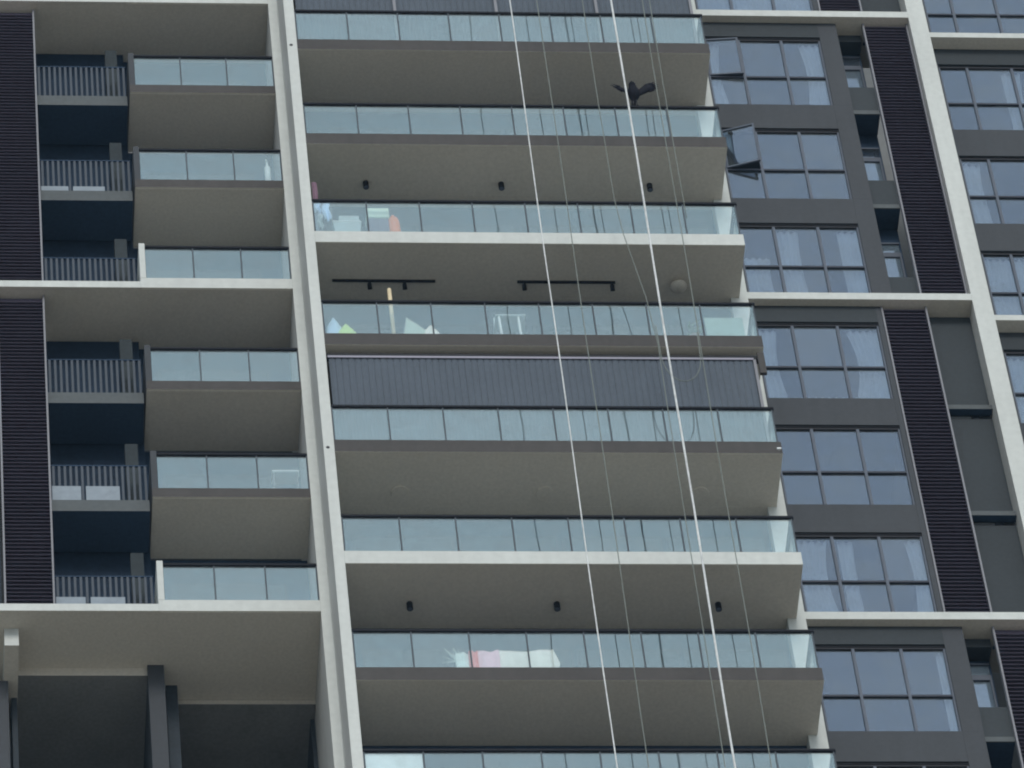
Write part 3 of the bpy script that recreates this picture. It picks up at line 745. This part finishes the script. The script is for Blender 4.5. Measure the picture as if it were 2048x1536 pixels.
# seventh balcony: wrapped mattress and straw bundle
zf = zG-1.07
def slab_soft(name, x0, x1, y0, y1, z0, z1, m, parent, seed):
    rnd = random.Random(seed); nx, nz = 20, 6; vs, fs = [], []
    for j in range(nz+1):
        for i in range(nx+1):
            s, t_ = i/nx, j/nz
            vs.append((x0+(x1-x0)*s, y0+0.015*math.sin(9*s+seed)+rnd.uniform(-.005, .005), z0+(z1-z0)*t_+(0.02*math.sin(6*s+seed) if j == nz else 0)))
    N = len(vs)
    vs += [(a, y1, c) for a, b, c in vs]
    for j in range(nz):
        for i in range(nx):
            a = j*(nx+1)+i
            fs.append((a, a+1, a+nx+2, a+nx+1)); fs.append((N+a, N+a+nx+1, N+a+nx+2, N+a+1))
    for i in range(nx):
        a = nz*(nx+1)+i; fs.append((a, a+1, N+a+1, N+a)); fs.append((i, N+i, N+i+1, i+1))
    for j in range(nz):
        a = j*(nx+1); b_ = a+nx; fs.append((a, a+nx+1, N+a+nx+1, N+a)); fs.append((b_, N+b_, N+b_+nx+1, b_+nx+1))
    return geo(name, vs, fs, m, parent)
t = empty('mattress', (2.8, .25, zf+H)); tag(t, 'long pink and cream padded mat standing on edge behind the glass', 'mat')
top = zG-0.42
slab_soft('red_end', 2.08, 2.24, .16, .30, zf, top, 'red_pink', t, 1)
slab_soft('pink_section', 2.242, 2.62, .16, .30, zf, top, 'pink', t, 2)
slab_soft('cream_section', 2.622, 3.56, .16, .30, zf, top+0.0, 'off_white', t, 3)
vs = [(3.562, .17, zf), (3.63, .17, zf), (3.70, .17, top-.32), (3.60, .17, top+.06), (3.562, .17, top+.05)]
geo('folded_end', vs+[(a, .29, c) for a, b_, c in vs], [(0,1,2,3,4), (9,8,7,6,5), (1,6,7,2), (2,7,8,3), (3,8,9,4), (0,4,9,5), (0,5,6,1)], 'off_white', t, smooth=False)
t = empty('brush_bundle', (1.95, .2, zf+H)); tag(t, 'mint white bundle with frayed tips at the left end of the pink mat', 'bundle')
slab_soft('wrap', 1.84, 2.07, .17, .28, zf, top-0.05, 'mint', t, 5)
st_ = []
rnd = random.Random(9)
for i in range(26):
    a = rnd.uniform(1.84, 2.04); st_.append(tube([(a, .2, top-.25), (a-rnd.uniform(.02, .30), .2+rnd.uniform(-.04, .04), top+rnd.uniform(-.28, .14))], [0.006, .002], 5))
v, f = merge(st_); o = geo('frayed_tips', v, f, 'mint', t); o['kind'] = 'stuff'
# bottom balcony: white board behind first pane
tag(box('white_board', 0.045, 1.045, .075, .11, zH-1.07, zH-0.03, 'white_item', None, bev=.004), 'bright white board filling the first glass pane of the bottom balcony', 'board')
# small things on left balconies
zl = -13.2
t = empty('low_table', (-0.78, 1.45, zl-1.07+H)); tag(t, 'small white table behind the glass of the fifth left balcony', 'table')
box('table_top', -1.05, -0.54, 1.30, 1.62, zl-0.36, zl-0.31, 'white_item', t, bev=0.008)
for a in (-1.02, -0.57):
    for b_ in (1.33, 1.59): box('leg', a-0.012, a+0.012, b_-0.012, b_+0.012, zl-1.073, zl-0.362, 'trim', t)
t = empty('spray_bottle', (-0.66, 1.33, -3.3-1.07+H)); tag(t, 'tall white bottle behind the glass of the second left balcony', 'bottle')
v, f = tube([(-.66, 1.33, -4.37), (-.66, 1.33, -3.70), (-.66, 1.33, -3.62), (-.66, 1.33, -3.52)], [.06, .06, .025, .02], 12); geo('body', v, f, 'white_item', t)
v, f = tube([(-.66, 1.33, -3.52), (-.68, 1.28, -3.47)], [.03, .012], 8); geo('cap', v, f, 'white_item', t)
# pale boards fixed inside the recess railings
for k, hts, nm in ((1, 0.17, 'second'), (4, 0.44, 'fifth'), (5, 0.48, 'sixth')):
    z = -P*k - (1.10 if k % 3 != 2 else 1.12)
    for a, b_, s in ((-5.16, -4.62, 'left'), (-4.53, -3.90, 'right')):
        top_ = z+hts
        tag(box('pale_board', a, b_, 1.435, 1.452, z+0.003, top_, 'board', None, bev=.004), f'{s} pale board of the pair at the foot of the {nm} recess railing', 'board', 'pale boards at the foot of the recess railings')
# little white camera at the slab corner
t = empty('wall_sensor', (8.30, -0.03, -14.52+H)); tag(t, 'tiny white sensor on the right corner of the fifth balcony edge', 'sensor')
box('body', 8.25, 8.33, -0.035, -0.002, -14.53, -14.49, 'white_item', t, bev=.005)
box('base', 8.27, 8.31, -0.0018, -0.0002, -14.54, -14.48, 'white_item', t)

bpy.context.view_layer.update()
